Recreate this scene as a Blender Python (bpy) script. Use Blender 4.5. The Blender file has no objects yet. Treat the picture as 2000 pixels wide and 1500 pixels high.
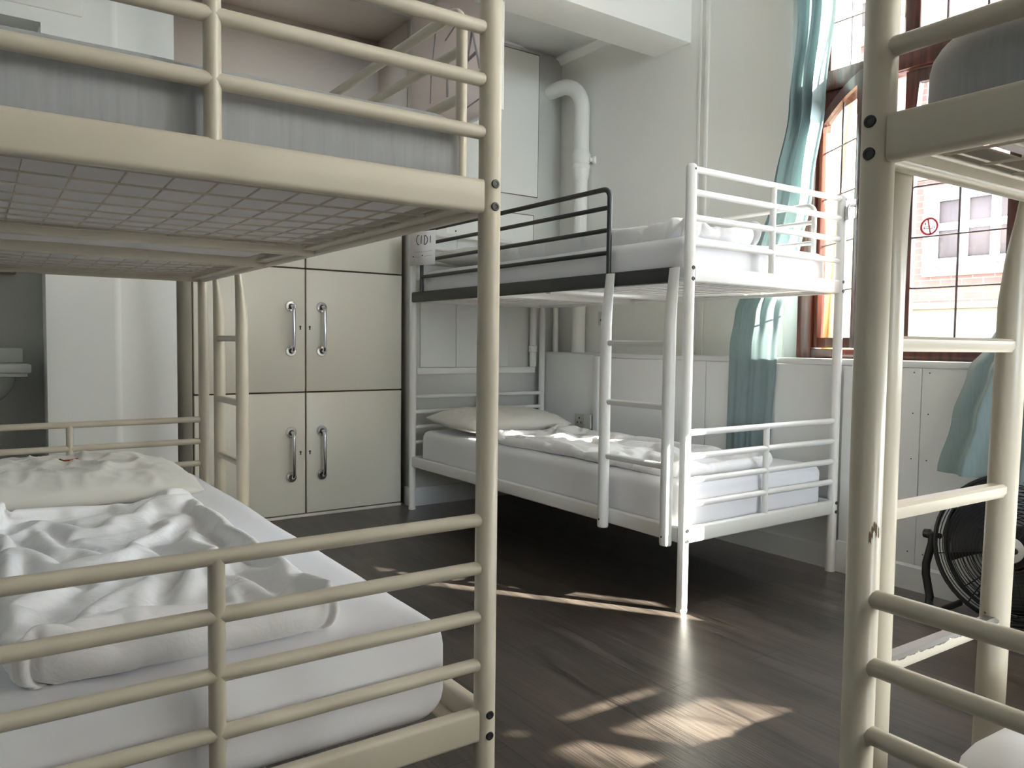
import bpy, bmesh, math, random
from mathutils import Vector, Matrix, noise
PI = math.pi
sc = bpy.context.scene
COL = sc.collection
random.seed(7)

# ------------------------------------------------------------------ helpers
class MB:
    """collects shapes; build() links them as ONE mesh object"""
    def __init__(s): s.v = []; s.f = []
    def add(s, vs, fs):
        o = len(s.v); s.v += [tuple(p) for p in vs]; s.f += [tuple(i + o for i in f) for f in fs]; return s
    def box(s, a, b):
        x0, y0, z0 = a; x1, y1, z1 = b
        return s.add([(x0,y0,z0),(x1,y0,z0),(x1,y1,z0),(x0,y1,z0),(x0,y0,z1),(x1,y0,z1),(x1,y1,z1),(x0,y1,z1)],
                     [(0,3,2,1),(4,5,6,7),(0,1,5,4),(1,2,6,5),(2,3,7,6),(3,0,4,7)])
    def rbox(s, a, b, r=.004, seg=2):
        bm = bmesh.new(); bmesh.ops.create_cube(bm, size=1)
        for v in bm.verts: v.co = Vector([a[i] + (v.co[i] + .5) * (b[i] - a[i]) for i in range(3)])
        bmesh.ops.bevel(bm, geom=bm.edges[:], offset=r, segments=seg, profile=.5, affect='EDGES')
        bm.verts.index_update()
        s.add([v.co[:] for v in bm.verts], [[v.index for v in f.verts] for f in bm.faces]); bm.free(); return s
    def sweep(s, path, prof, up=(0,0,1), scale=None, cap=True, closed=False):
        """prof: 2D points (u, v); u along side, v along up"""
        P = [Vector(p) for p in path]; n = len(P); m = len(prof); o = len(s.v); upv = Vector(up); U = None
        for i in range(n):
            if closed: t = P[(i+1) % n] - P[i-1]
            else: t = P[min(i+1, n-1)] - P[max(i-1, 0)]
            t.normalize()
            if U is None:
                U = upv - t * upv.dot(t)
                if U.length < 1e-4: U = Vector((1,0,0)) - t * t.x
            else: U = U - t * U.dot(t)
            U.normalize(); S = t.cross(U)
            k = scale[i] if scale else (1, 1)
            if not isinstance(k, tuple): k = (k, k)
            for (a, b) in prof: s.v.append(tuple(P[i] + S * a * k[0] + U * b * k[1]))
        for i in range(n if closed else n - 1):
            j = (i + 1) % n
            for q in range(m):
                r = (q + 1) % m
                s.f.append((o+i*m+q, o+i*m+r, o+j*m+r, o+j*m+q))
        if cap and not closed:
            s.f.append(tuple(o + q for q in range(m))[::-1]); s.f.append(tuple(o + (n-1)*m + q for q in range(m)))
        return s
    def tube(s, path, r, n=12, scale=None, cap=True, closed=False, up=(0,0,1)):
        return s.sweep(path, [(r*math.cos(2*PI*i/n), r*math.sin(2*PI*i/n)) for i in range(n)], up, scale, cap, closed)
    def bar(s, p0, p1, w, h, r=.006, up=(0,0,1)):
        """rounded-rectangle section, w sideways, h along up"""
        pr = []
        for cx, cy, a0 in ((w/2-r, h/2-r, 0), (-w/2+r, h/2-r, 90), (-w/2+r, -h/2+r, 180), (w/2-r, -h/2+r, 270)):
            for k in range(4):
                a = math.radians(a0 + k*30); pr.append((cx + r*math.cos(a), cy + r*math.sin(a)))
        return s.sweep([p0, p1], pr, up)
    def lathe(s, prof, c=(0,0,0), axis=(0,0,1), n=24):
        """prof: (radius, height) pairs along axis"""
        ax = Vector(axis).normalized(); a = ax.orthogonal().normalized(); b = ax.cross(a); o = len(s.v); m = len(prof)
        for i in range(n):
            t = 2*PI*i/n; d = a*math.cos(t) + b*math.sin(t)
            for r, h in prof: s.v.append(tuple(Vector(c) + d*max(r, 1e-5) + ax*h))
        for i in range(n):
            j = (i+1) % n
            for q in range(m-1): s.f.append((o+i*m+q, o+j*m+q, o+j*m+q+1, o+i*m+q+1))
        return s
    def grid(s, fn, nu, nv, close_u=False):
        o = len(s.v)
        for i in range(nu):
            for j in range(nv): s.v.append(tuple(fn(i/(nu-1) if not close_u else i/nu, j/(nv-1))))
        for i in range(nu if close_u else nu-1):
            k = (i+1) % nu
            for j in range(nv-1): s.f.append((o+i*nv+j, o+k*nv+j, o+k*nv+j+1, o+i*nv+j+1))
        return s
    def prism(s, pts, h, M=None):
        """polygon in xy (ccw) extruded by h in z, then transformed"""
        n = len(pts); vs = [Vector((x,y,0)) for x,y in pts] + [Vector((x,y,h)) for x,y in pts]
        if M: vs = [M @ v for v in vs]
        return s.add(vs, [tuple(range(n))[::-1], tuple(range(n,2*n))] + [(i,(i+1)%n,(i+1)%n+n,i+n) for i in range(n)])
    def build(s, name, mat, parent=None, ang=40, solid=None, mats=None):
        me = bpy.data.meshes.new(name); me.from_pydata(s.v, [], s.f)
        bm = bmesh.new(); bm.from_mesh(me); bmesh.ops.recalc_face_normals(bm, faces=bm.faces); bm.to_mesh(me); bm.free()
        me.polygons.foreach_set('use_smooth', [True]*len(me.polygons))
        if ang is not None: me.set_sharp_from_angle(angle=math.radians(ang))
        me.materials.append(mat); o = bpy.data.objects.new(name, me); COL.objects.link(o)
        if parent: o.parent = parent
        if solid:
            md = o.modifiers.new('thickness', 'SOLIDIFY'); md.thickness = solid; md.offset = 0
        return o

def tag(o, label, cat, group=None):
    o['label'] = label; o['category'] = cat
    if group: o['group'] = group
    return o
def thing(name, label, cat, loc=(0,0,0), rz=0, group=None):
    o = bpy.data.objects.new(name, None); o.empty_display_size = .1; COL.objects.link(o)
    o.location = loc; o.rotation_euler = (0,0,rz); return tag(o, label, cat, group)
def holder(name, parent):
    o = bpy.data.objects.new(name, None); o.empty_display_size = .05; COL.objects.link(o); o.parent = parent; return o
def struct(o): o['kind'] = 'structure'; return o
def copy_tree(o, parent=None):
    c = o.copy(); COL.objects.link(c)
    if parent: c.parent = parent
    for ch in list(o.children): copy_tree(ch, c)
    return c

def rumple(nx, ny, lx, ly, tx, ty, last=60):
    """lets a puffed quilt settle on a bed while four boards push its edges together; returns the grid of its upper side"""
    tmp = []
    def board(a, b):
        me = bpy.data.meshes.new('board'); bm = bmesh.new(); bmesh.ops.create_cube(bm, size=1)
        for q in bm.verts: q.co = Vector([a[k] + (q.co[k]+.5)*(b[k]-a[k]) for k in range(3)])
        bm.to_mesh(me); bm.free(); w = bpy.data.objects.new('board', me); COL.objects.link(w); w.modifiers.new('Collision', 'COLLISION')
        w.collision.thickness_outer = .004; w.collision.cloth_friction = 1; tmp.append(w); return w
    board((-2,-2,-.2), (2,2,0))
    for ax, sg, l0, l1 in ((0,1,lx,tx), (0,-1,lx,tx), (1,1,ly,ty), (1,-1,ly,ty)):
        lo = [-1.2,-1.2,0]; hi = [1.2,1.2,.3]; lo[ax], hi[ax] = (0,.15) if sg > 0 else (-.15,0); w = board(lo, hi)
        for fr, p in ((1, l0/2+.02), (6, l0/2+.01), (last-14, l1/2), (last-8, l1/2), (last+6, l0/2+.15)): w.location[ax] = sg*p; w.keyframe_insert('location', index=ax, frame=fr)
    V = []; Fc = []; ix = {}; th = .055
    for top in (1, 0):
        for i in range(nx+1):
            for j in range(ny+1):
                if not top and (i in (0, nx) or j in (0, ny)): ix[0,i,j] = ix[1,i,j]; continue
                x = (i/nx-.5)*lx; y = (j/ny-.5)*ly; k = min(1, min(i, nx-i)/3.2, min(j, ny-j)/3.2); h = th/2*math.sqrt(max(0, 1-(1-k)**2))
                d = noise.noise(Vector((x*7, y*7, 1 if top else 9)))*.010 + noise.noise(Vector((x*16, y*16, 3 if top else 5)))*.006
                ix[top,i,j] = len(V); V.append((x, y, th/2 + .012 + (h if top else -h) + d*(.3+k)))
        for i in range(nx):
            for j in range(ny):
                q = (ix[top,i,j], ix[top,i+1,j], ix[top,i+1,j+1], ix[top,i,j+1]); Fc.append(q if top else q[::-1])
    me = bpy.data.meshes.new('quilt'); me.from_pydata(V, [], Fc); o = bpy.data.objects.new('quilt', me); COL.objects.link(o); tmp.append(o)
    cm = o.modifiers.new('Cloth', 'CLOTH'); c = cm.settings
    c.quality = 6; c.mass = .1; c.tension_stiffness = 12; c.compression_stiffness = 10; c.shear_stiffness = 3; c.bending_stiffness = 3.2
    c.tension_damping = 4; c.compression_damping = 4; c.shear_damping = 4; c.bending_damping = 1; c.air_damping = 2; c.use_pressure = True; c.uniform_pressure_force = 5.5
    k = cm.collision_settings; k.use_collision = True; k.distance_min = .004; k.collision_quality = 3; k.use_self_collision = True; k.self_distance_min = .005; k.self_friction = 4
    sc.frame_start = 1; cm.point_cache.frame_start = 1; cm.point_cache.frame_end = last
    for fr in range(1, last+1): sc.frame_set(fr)
    e = o.evaluated_get(bpy.context.evaluated_depsgraph_get()).data
    P = [list(e.vertices[ix[1,i,j]].co) for i in range(nx+1) for j in range(ny+1)]
    for w in tmp:
        d = w.data; bpy.data.objects.remove(w); bpy.data.meshes.remove(d)
    for a in list(bpy.data.actions): bpy.data.actions.remove(a)
    sc.frame_set(1); return nx+1, ny+1, P
QUILT = rumple(48, 104, .585, 1.27, .51, 1.13)

# ------------------------------------------------------------------ materials
def mat(name, col, rough=.5, metal=0, spec=.5, var=0, vscale=6, bump=0, bscale=40, sheen=0, coat=0):
    m = bpy.data.materials.new(name); m.use_nodes = True; nt = m.node_tree; b = nt.nodes['Principled BSDF']
    b.inputs['Base Color'].default_value = (*col, 1); b.inputs['Roughness'].default_value = rough
    b.inputs['Metallic'].default_value = metal; b.inputs['Specular IOR Level'].default_value = spec
    b.inputs['Sheen Weight'].default_value = sheen; b.inputs['Coat Weight'].default_value = coat
    tc = nt.nodes.new('ShaderNodeTexCoord')
    n1 = nt.nodes.new('ShaderNodeTexNoise'); n1.inputs['Scale'].default_value = vscale; n1.inputs['Detail'].default_value = 5
    nt.links.new(tc.outputs['Object'], n1.inputs['Vector'])
    mx = nt.nodes.new('ShaderNodeMix'); mx.data_type = 'RGBA'
    mx.inputs['A'].default_value = (*[c*(1-var) for c in col], 1); mx.inputs['B'].default_value = (*[min(1, c*(1+var)) for c in col], 1)
    nt.links.new(n1.outputs['Fac'], mx.inputs['Factor']); nt.links.new(mx.outputs['Result'], b.inputs['Base Color'])
    if bump:
        n2 = nt.nodes.new('ShaderNodeTexNoise'); n2.inputs['Scale'].default_value = bscale; n2.inputs['Detail'].default_value = 6
        nt.links.new(tc.outputs['Object'], n2.inputs['Vector'])
        bp = nt.nodes.new('ShaderNodeBump'); bp.inputs['Strength'].default_value = bump; bp.inputs['Distance'].default_value = .01
        nt.links.new(n2.outputs['Fac'], bp.inputs['Height']); nt.links.new(bp.outputs['Normal'], b.inputs['Normal'])
    return m
def nodes(m): return m.node_tree, m.node_tree.nodes, m.node_tree.links, m.node_tree.nodes['Principled BSDF']

M = {}
M['wall'] = mat('wall_paint', (.84,.835,.79), .55, var=.03, vscale=1.5, bump=.05, bscale=9)
M['ceil'] = mat('ceiling_paint', (.90,.89,.85), .7, var=.02, vscale=2)
M['pier'] = mat('pier_white', (.92,.93,.91), .45, var=.015, vscale=2, bump=.04, bscale=7)
M['far_wall'] = mat('bounce_cut_wall', (.42,.41,.38), .6, var=.03, vscale=1.5)  # wall paint darkened on unseen walls to cut bounced light
M['wains'] = mat('wainscot_paint', (.80,.81,.80), .42, var=.03, vscale=2, bump=.03, bscale=8)
M['pink'] = mat('alcove_paint', (.86,.79,.725), .7, var=.04, vscale=2)
M['locker'] = mat('locker_paint', (.72,.69,.60), .34, var=.03, vscale=3, bump=.05, bscale=7)
M['seam'] = mat('seam_brown', (.16,.11,.075), .7, var=.2)
M['dark'] = mat('dark_gap', (.05,.047,.04), .8)
M['white'] = mat('white_enamel', (.80,.79,.765), .28, var=.02, vscale=4)
M['black'] = mat('black_enamel', (.018,.020,.020), .38, var=.1)
M['blackpl'] = mat('black_plastic', (.010,.010,.011), .42, var=.1)
M['chrome'] = mat('chrome', (.72,.72,.74), .16, metal=1)
M['steel'] = mat('dark_steel', (.025,.025,.025), .4)
M['paper'] = mat('paper', (.80,.77,.77), .8, var=.02)

M['ink'] = mat('ink', (.02,.02,.025), .7)
M['pencil'] = mat('grey_marker', (.30,.28,.29), .8)
M['porcelain'] = mat('porcelain', (.82,.83,.80), .12, coat=.3)
M['red'] = mat('sign_red', (.62,.05,.07), .5)
M['badge'] = mat('badge_white', (.62,.63,.63), .35)
M['lead'] = mat('lead_came', (.13,.11,.13), .5, metal=.4)
M['ochre'] = mat('ochre_reveal', (.58,.36,.13), .6, var=.15, vscale=9)
M['stone'] = mat('pale_stone', (.17,.14,.095), .8, var=.1, vscale=5)
M['fwhite'] = mat('far_white_frame', (.32,.32,.315), .5)
M['fglass'] = mat('far_window_glass', (.085,.065,.062), .6, spec=.1)
M['wood2'] = mat('shelf_wood', (.35,.25,.15), .5, var=.2, vscale=12)
M['socket'] = mat('socket_plastic', (.62,.61,.57), .3)
M['orange'] = mat('print_orange', (.70,.20,.10), .8, var=.2, vscale=60)
M['greyprint'] = mat('print_grey', (.36,.36,.31), .8, var=.2, vscale=60)
M['chip'] = mat('bare_brown_patch', (.13,.075,.035), .6)
M['pave'] = mat('pavement', (.50,.49,.47), .9, var=.1)

# cream enamel with sparse paint chips
def enamel(name, col, chip):
    m = mat(name, col, .30, var=.05, vscale=5); nt, N, L, b = nodes(m)
    tc = N.new('ShaderNodeTexCoord'); nz = N.new('ShaderNodeTexNoise'); nz.inputs['Scale'].default_value = 38; nz.inputs['Detail'].default_value = 4
    L.new(tc.outputs['Object'], nz.inputs['Vector'])
    cr = N.new('ShaderNodeValToRGB'); cr.color_ramp.elements[0].position = .765; cr.color_ramp.elements[1].position = .775
    L.new(nz.outputs['Fac'], cr.inputs['Fac'])
    old = b.inputs['Base Color'].links[0].from_socket
    mx = N.new('ShaderNodeMix'); mx.data_type = 'RGBA'; mx.inputs['B'].default_value = (*chip, 1)
    L.new(cr.outputs['Color'], mx.inputs['Factor']); L.new(old, mx.inputs['A']); L.new(mx.outputs['Result'], b.inputs['Base Color']); return m
M['cream'] = enamel('cream_enamel', (.58,.53,.43), (.14,.09,.05))
M['greyrung'] = mat('worn_rung', (.72,.69,.64), .3); nt, N, L, b = nodes(M['greyrung'])
tc = N.new('ShaderNodeTexCoord'); sx = N.new('ShaderNodeSeparateXYZ'); L.new(tc.outputs['Object'], sx.inputs['Vector'])
nz = N.new('ShaderNodeTexNoise'); nz.inputs['Scale'].default_value = 45; nz.inputs['Detail'].default_value = 3; L.new(tc.outputs['Object'], nz.inputs['Vector'])
# bare metal where the paint wore off the middle of the tread
md = N.new('ShaderNodeMath'); md.operation = 'MULTIPLY_ADD'; md.inputs[1].default_value = .9; L.new(nz.outputs['Fac'], md.inputs[0])
ms = N.new('ShaderNodeMapRange'); ms.inputs['From Min'].default_value = .515; ms.inputs['From Max'].default_value = .528; ms.inputs['To Min'].default_value = -.35; ms.inputs['To Max'].default_value = .35
L.new(sx.outputs['Z'], ms.inputs['Value']); L.new(ms.outputs['Result'], md.inputs[2])
cr = N.new('ShaderNodeValToRGB'); cr.color_ramp.elements[0].position = .62; cr.color_ramp.elements[1].position = .64; L.new(md.outputs[0], cr.inputs['Fac'])
mx = N.new('ShaderNodeMix'); mx.data_type = 'RGBA'; mx.inputs['A'].default_value = (.66,.62,.52,1); mx.inputs['B'].default_value = (.13,.125,.11,1)
L.new(cr.outputs['Color'], mx.inputs['Factor']); L.new(mx.outputs['Result'], b.inputs['Base Color'])

# dark wood-look floor, planks along Y
m = M['floor'] = mat('floor_planks', (.05,.04,.035), .37, spec=.7); nt, N, L, b = nodes(m)
tc = N.new('ShaderNodeTexCoord'); mp = N.new('ShaderNodeMapping'); mp.inputs['Rotation'].default_value = (0,0,PI/2); mp.inputs['Location'].default_value = (.25,.05,0); L.new(tc.outputs['Object'], mp.inputs['Vector'])
br = N.new('ShaderNodeTexBrick'); br.inputs['Scale'].default_value = 1; br.inputs['Brick Width'].default_value = 1.22; br.inputs['Row Height'].default_value = .182
br.inputs['Mortar Size'].default_value = .0012; br.inputs['Mortar Smooth'].default_value = .3; br.inputs['Bias'].default_value = 0; br.offset = .37
br.inputs['Color1'].default_value = (.040,.034,.029,1); br.inputs['Color2'].default_value = (.066,.056,.049,1); br.inputs['Mortar'].default_value = (.012,.010,.009,1)
L.new(mp.outputs['Vector'], br.inputs['Vector'])
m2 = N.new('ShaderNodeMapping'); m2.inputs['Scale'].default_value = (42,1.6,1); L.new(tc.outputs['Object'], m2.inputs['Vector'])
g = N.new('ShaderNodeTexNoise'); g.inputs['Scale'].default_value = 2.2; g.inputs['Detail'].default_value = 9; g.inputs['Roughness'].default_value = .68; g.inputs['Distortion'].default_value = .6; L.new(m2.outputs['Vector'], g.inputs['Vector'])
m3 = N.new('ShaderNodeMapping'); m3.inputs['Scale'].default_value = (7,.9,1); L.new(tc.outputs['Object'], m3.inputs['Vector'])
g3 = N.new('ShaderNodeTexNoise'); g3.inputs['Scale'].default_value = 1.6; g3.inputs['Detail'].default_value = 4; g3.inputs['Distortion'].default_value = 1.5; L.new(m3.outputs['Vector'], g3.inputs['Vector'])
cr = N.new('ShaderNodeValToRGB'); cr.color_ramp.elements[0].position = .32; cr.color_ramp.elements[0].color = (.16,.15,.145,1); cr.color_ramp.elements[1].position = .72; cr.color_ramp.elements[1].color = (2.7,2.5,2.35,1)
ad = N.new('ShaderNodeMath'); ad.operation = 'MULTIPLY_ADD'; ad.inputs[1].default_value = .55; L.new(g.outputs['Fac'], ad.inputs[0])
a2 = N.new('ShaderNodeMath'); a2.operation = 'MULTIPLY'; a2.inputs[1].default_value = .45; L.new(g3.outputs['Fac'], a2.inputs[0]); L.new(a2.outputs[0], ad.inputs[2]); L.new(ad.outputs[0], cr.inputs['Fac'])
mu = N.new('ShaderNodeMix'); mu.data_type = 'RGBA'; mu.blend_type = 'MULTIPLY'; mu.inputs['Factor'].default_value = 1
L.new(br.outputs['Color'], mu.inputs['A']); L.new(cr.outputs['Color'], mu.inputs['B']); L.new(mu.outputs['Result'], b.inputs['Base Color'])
m4 = N.new('ShaderNodeMapping'); m4.inputs['Scale'].default_value = (150,4,1); L.new(tc.outputs['Object'], m4.inputs['Vector'])
g4 = N.new('ShaderNodeTexNoise'); g4.inputs['Scale'].default_value = 1.4; g4.inputs['Detail'].default_value = 5; L.new(m4.outputs['Vector'], g4.inputs['Vector'])
bp = N.new('ShaderNodeBump'); bp.inputs['Strength'].default_value = .55; bp.inputs['Distance'].default_value = .004; L.new(g4.outputs['Fac'], bp.inputs['Height'])
b2 = N.new('ShaderNodeBump'); b2.inputs['Strength'].default_value = .5; b2.inputs['Distance'].default_value = .002; b2.invert = True; L.new(br.outputs['Fac'], b2.inputs['Height']); L.new(bp.outputs['Normal'], b2.inputs['Normal'])
L.new(b2.outputs['Normal'], b.inputs['Normal'])

# red-brown window wood
m = M['wood'] = mat('window_wood', (.16,.045,.025), .3, coat=.25); nt, N, L, b = nodes(m)
tc = N.new('ShaderNodeTexCoord'); mp = N.new('ShaderNodeMapping'); mp.inputs['Scale'].default_value = (30,30,2.2); L.new(tc.outputs['Object'], mp.inputs['Vector'])
g = N.new('ShaderNodeTexNoise'); g.inputs['Scale'].default_value = 1.5; g.inputs['Detail'].default_value = 6; g.inputs['Distortion'].default_value = .8; L.new(mp.outputs['Vector'], g.inputs['Vector'])
cr = N.new('ShaderNodeValToRGB'); cr.color_ramp.elements[0].position = .3; cr.color_ramp.elements[0].color = (.022,.007,.005,1); cr.color_ramp.elements[1].position = .75; cr.color_ramp.elements[1].color = (.125,.034,.020,1)
L.new(g.outputs['Fac'], cr.inputs['Fac']); L.new(cr.outputs['Color'], b.inputs['Base Color'])

# brick of the house across the street
m = M['brick'] = mat('far_brick', (.4,.2,.15), .85); nt, N, L, b = nodes(m)
tc = N.new('ShaderNodeTexCoord'); sx = N.new('ShaderNodeSeparateXYZ'); cx = N.new('ShaderNodeCombineXYZ'); L.new(tc.outputs['Object'], sx.inputs['Vector']); L.new(sx.outputs['Y'], cx.inputs['X']); L.new(sx.outputs['Z'], cx.inputs['Y'])
br = N.new('ShaderNodeTexBrick'); br.inputs['Scale'].default_value = 1; br.inputs['Brick Width'].default_value = .225; br.inputs['Row Height'].default_value = .075; br.inputs['Mortar Size'].default_value = .006
br.inputs['Color1'].default_value = (.120,.054,.042,1); br.inputs['Color2'].default_value = (.145,.072,.055,1); br.inputs['Mortar'].default_value = (.165,.13,.11,1)
L.new(cx.outputs['Vector'], br.inputs['Vector']); L.new(br.outputs['Color'], b.inputs['Base Color'])

# cloth
def cloth(name, col, weave=0, var=.02, trans=0, rough=.85):
    m = mat(name, col, rough, var=var, vscale=12, sheen=.15); nt, N, L, b = nodes(m)
    tc = N.new('ShaderNodeTexCoord')
    if weave:
        mp = N.new('ShaderNodeMapping'); mp.inputs['Scale'].default_value = (weave, weave, weave*.08); L.new(tc.outputs['Object'], mp.inputs['Vector'])
        g = N.new('ShaderNodeTexNoise'); g.inputs['Scale'].default_value = 1; g.inputs['Detail'].default_value = 3; L.new(mp.outputs['Vector'], g.inputs['Vector'])
        old = b.inputs['Base Color'].links[0].from_socket
        cr = N.new('ShaderNodeValToRGB'); cr.color_ramp.elements[0].position = .3; cr.color_ramp.elements[0].color = (.92,.92,.92,1); cr.color_ramp.elements[1].position = .7; cr.color_ramp.elements[1].color = (1.05,1.05,1.05,1)
        L.new(g.outputs['Fac'], cr.inputs['Fac']); mu = N.new('ShaderNodeMix'); mu.data_type = 'RGBA'; mu.blend_type = 'MULTIPLY'; mu.inputs['Factor'].default_value = 1
        L.new(old, mu.inputs['A']); L.new(cr.outputs['Color'], mu.inputs['B']); L.new(mu.outputs['Result'], b.inputs['Base Color'])
    if trans:
        t = N.new('ShaderNodeBsdfTranslucent'); t.inputs['Color'].default_value = (*col, 1); ms = N.new('ShaderNodeMixShader'); ms.inputs['Fac'].default_value = trans
        L.new(b.outputs['BSDF'], ms.inputs[1]); L.new(t.outputs['BSDF'], ms.inputs[2]); L.new(ms.outputs['Shader'], N['Material Output'].inputs['Surface'])
    return m
M['sheet'] = cloth('white_sheet', (.84,.84,.88))
M['duvet'] = cloth('white_duvet', (.90,.89,.895)); nt, N, L, b = nodes(M['duvet'])
tc = N.new('ShaderNodeTexCoord'); mp = N.new('ShaderNodeMapping'); mp.inputs['Rotation'].default_value = (0,0,.9); mp.inputs['Scale'].default_value = (9,26,12); L.new(tc.outputs['Object'], mp.inputs['Vector'])
g = N.new('ShaderNodeTexNoise'); g.inputs['Scale'].default_value = 1; g.inputs['Detail'].default_value = 4; g.inputs['Distortion'].default_value = 1.6; L.new(mp.outputs['Vector'], g.inputs['Vector'])
bp = N.new('ShaderNodeBump'); bp.inputs['Strength'].default_value = .35; bp.inputs['Distance'].default_value = .012; L.new(g.outputs['Fac'], bp.inputs['Height']); L.new(bp.outputs['Normal'], b.inputs['Normal'])
M['blind'] = cloth('added_blind_cloth', (.78,.76,.70), trans=.55)
M['pillow'] = cloth('pillow_case', (.74,.72,.665))
M['greysheet'] = cloth('grey_cover', (.37,.38,.395), weave=110, var=.05)
M['under'] = cloth('mattress_underside', (.86,.83,.83), var=.06)
M['posterp'] = cloth('poster_paper', (.95,.88,.865), trans=.78)
M['teal'] = cloth('teal_curtain', (.25,.335,.345), weave=160, trans=.22, rough=.7)
# thin window glass
m = M['glass'] = bpy.data.materials.new('window_glass'); m.use_nodes = True; nt = m.node_tree; N = nt.nodes; L = nt.links; N.remove(N['Principled BSDF'])
t = N.new('ShaderNodeBsdfTransparent'); t.inputs['Color'].default_value = (.96,.98,.97,1); gl = N.new('ShaderNodeBsdfGlossy'); gl.inputs['Roughness'].default_value = .02
fr = N.new('ShaderNodeLayerWeight'); fr.inputs['Blend'].default_value = .5; pw = N.new('ShaderNodeMath'); pw.operation = 'POWER'; pw.inputs[1].default_value = 5
fa = N.new('ShaderNodeMath'); fa.operation = 'MULTIPLY_ADD'; fa.inputs[1].default_value = .9; fa.inputs[2].default_value = .03; ms = N.new('ShaderNodeMixShader')
L.new(fr.outputs['Facing'], pw.inputs[0]); L.new(pw.outputs[0], fa.inputs[0]); L.new(fa.outputs[0], ms.inputs['Fac']); L.new(t.outputs['BSDF'], ms.inputs[1]); L.new(gl.outputs['BSDF'], ms.inputs[2]); L.new(ms.outputs['Shader'], N['Material Output'].inputs['Surface'])

# ------------------------------------------------------------------ camera (fitted to the bunk beds)
F = 1520.19; yaw, pit, rol = (math.radians(a) for a in (35.3864, -2.9931, .6742))
fw = Vector((math.sin(yaw)*math.cos(pit), math.cos(yaw)*math.cos(pit), math.sin(pit))); rt = Vector((math.cos(yaw), -math.sin(yaw), 0)); up = rt.cross(fw)
Rv = rt*math.cos(rol) + up*math.sin(rol); Uv = -rt*math.sin(rol) + up*math.cos(rol)
cd = bpy.data.cameras.new('camera'); cd.sensor_fit = 'HORIZONTAL'; cd.sensor_width = 36; cd.lens = F/2000*36; cd.clip_start = .02; cd.clip_end = 200
co = bpy.data.objects.new('camera', cd); COL.objects.link(co)
mw = Matrix((Rv, Uv, -fw)).transposed().to_4x4(); mw.translation = (0, 0, .9561); co.matrix_world = mw; sc.camera = co

# ------------------------------------------------------------------ the setting
WX, UX, OX = 3.06, 3.22, 3.55        # wainscot face, upper wall face, outer face of the window wall
BY = 4.0                             # back wall face
LX, RY = -2.3, -7.0                  # left wall, wall behind the camera
ZC = 3.15
SILL = .905
WIN = [(1.215, 2.21), (-.50, .48), (-2.3, -.80)]          # window openings along Y
ZT = 2.92
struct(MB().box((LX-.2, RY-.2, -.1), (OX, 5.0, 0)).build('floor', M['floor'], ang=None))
struct(MB().box((LX-.2, RY-.2, ZC), (OX, 5.0, ZC+.15)).build('ceiling', M['ceil'], ang=None))
struct(MB().box((.9, 3.18, 2.79), (OX, 4.05, ZC)).build('ceiling_low', M['ceil'], ang=None))
b = MB().rbox((LX, 2.91, 2.563), (UX+.02, 3.18, ZC), .008); struct(b.build('trim_beam', M['ceil']))
b = MB().box((WX, RY, 0), (OX, 5.0, SILL-.02))            # below the sills
ys = [RY] + [v for w in sorted(WIN) for v in w] + [5.0]
for i in range(0, len(ys), 2): b.box((UX, ys[i], SILL-.02), (OX, ys[i+1], ZC))
for y0, y1 in WIN: b.box((UX, y0, ZT), (OX, y1, ZC))
struct(b.build('wall_right', M['wains'], ang=None))
# upper painted wall skin over the sill, thin plaster layer with the batten at Y = 2.78
b = MB().box((UX-.012, 2.29, SILL), (UX, 4.0, ZC)).rbox((UX-.026, 2.775, SILL), (UX-.012, 2.80, ZC), .004).rbox((UX-.02, 2.83, SILL), (UX-.012, 2.845, ZC), .003)
struct(b.build('trim_plaster', M['wall']))
# moulded cove under the low ceiling
b = MB().sweep([(UX-.012, 3.18, 2.79), (UX-.012, 4.0, 2.79)], [(0,0),(0,-.045),(-.012,-.045),(-.03,-.02),(-.05,-.012),(-.05,0)], up=(0,0,1)); struct(b.build('trim_cove', M['ceil']))
# sill ledge
b = MB().rbox((WX-.009, RY, SILL-.026), (UX, 4.0, SILL), .004); struct(b.build('trim_sill', M['wains']))
# wainscot boards: proud panels leave open joints, nails
b = MB(); ye = [4.0, 3.43, 2.62, 1.84, 1.545, .93, .31, -.31, -.93, RY]
for i in range(len(ye)-1): b.rbox((WX-.006, ye[i+1]+.0015, .1), (WX+.001, ye[i]-.0015, SILL-.027), .0012, 1)
struct(b.build('wall_right_wainscot', M['wains']))
b = MB()
for y in (1.575, 1.515, 1.87, 1.81, .96, .90):
    for z in (.15, .33, .52, .70, .86): b.lathe([(0,.0075),(.0024,.0072),(.0028,.006)], (WX, y, z), (-1,0,0), 8)
b.lathe([(0,.0125),(.0045,.0122),(.005,.010)], (2.413, BY, 1.616), (0,-1,0), 12); struct(b.build('trim_nails', M['steel']))
b = MB().sweep([(WX, RY, 0), (WX, 4.0, 0)], [(0,0),(-.001,.095),(.006,.102),(.015,.092),(.016,0)]); 
for k in range(len(b.v)): x, y, z = b.v[k]; b.v[k] = (WX - abs(x - WX), y, z)
b.rbox((WX-.022, 1.795, 0), (WX, 1.865, SILL-.03), .004).rbox((WX-.03, 1.79, 0), (WX, 1.87, .135), .004)
struct(b.build('baseboard_right', M['wains']))
# boxed-in panel with batten in the corner
b = MB().rbox((WX-.012, 3.46, .1), (WX, 3.985, SILL-.012), .003).rbox((WX-.03, 3.405, .1), (WX, 3.445, SILL-.02), .004); struct(b.build('trim_corner_panel', M['wains']))

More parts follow.
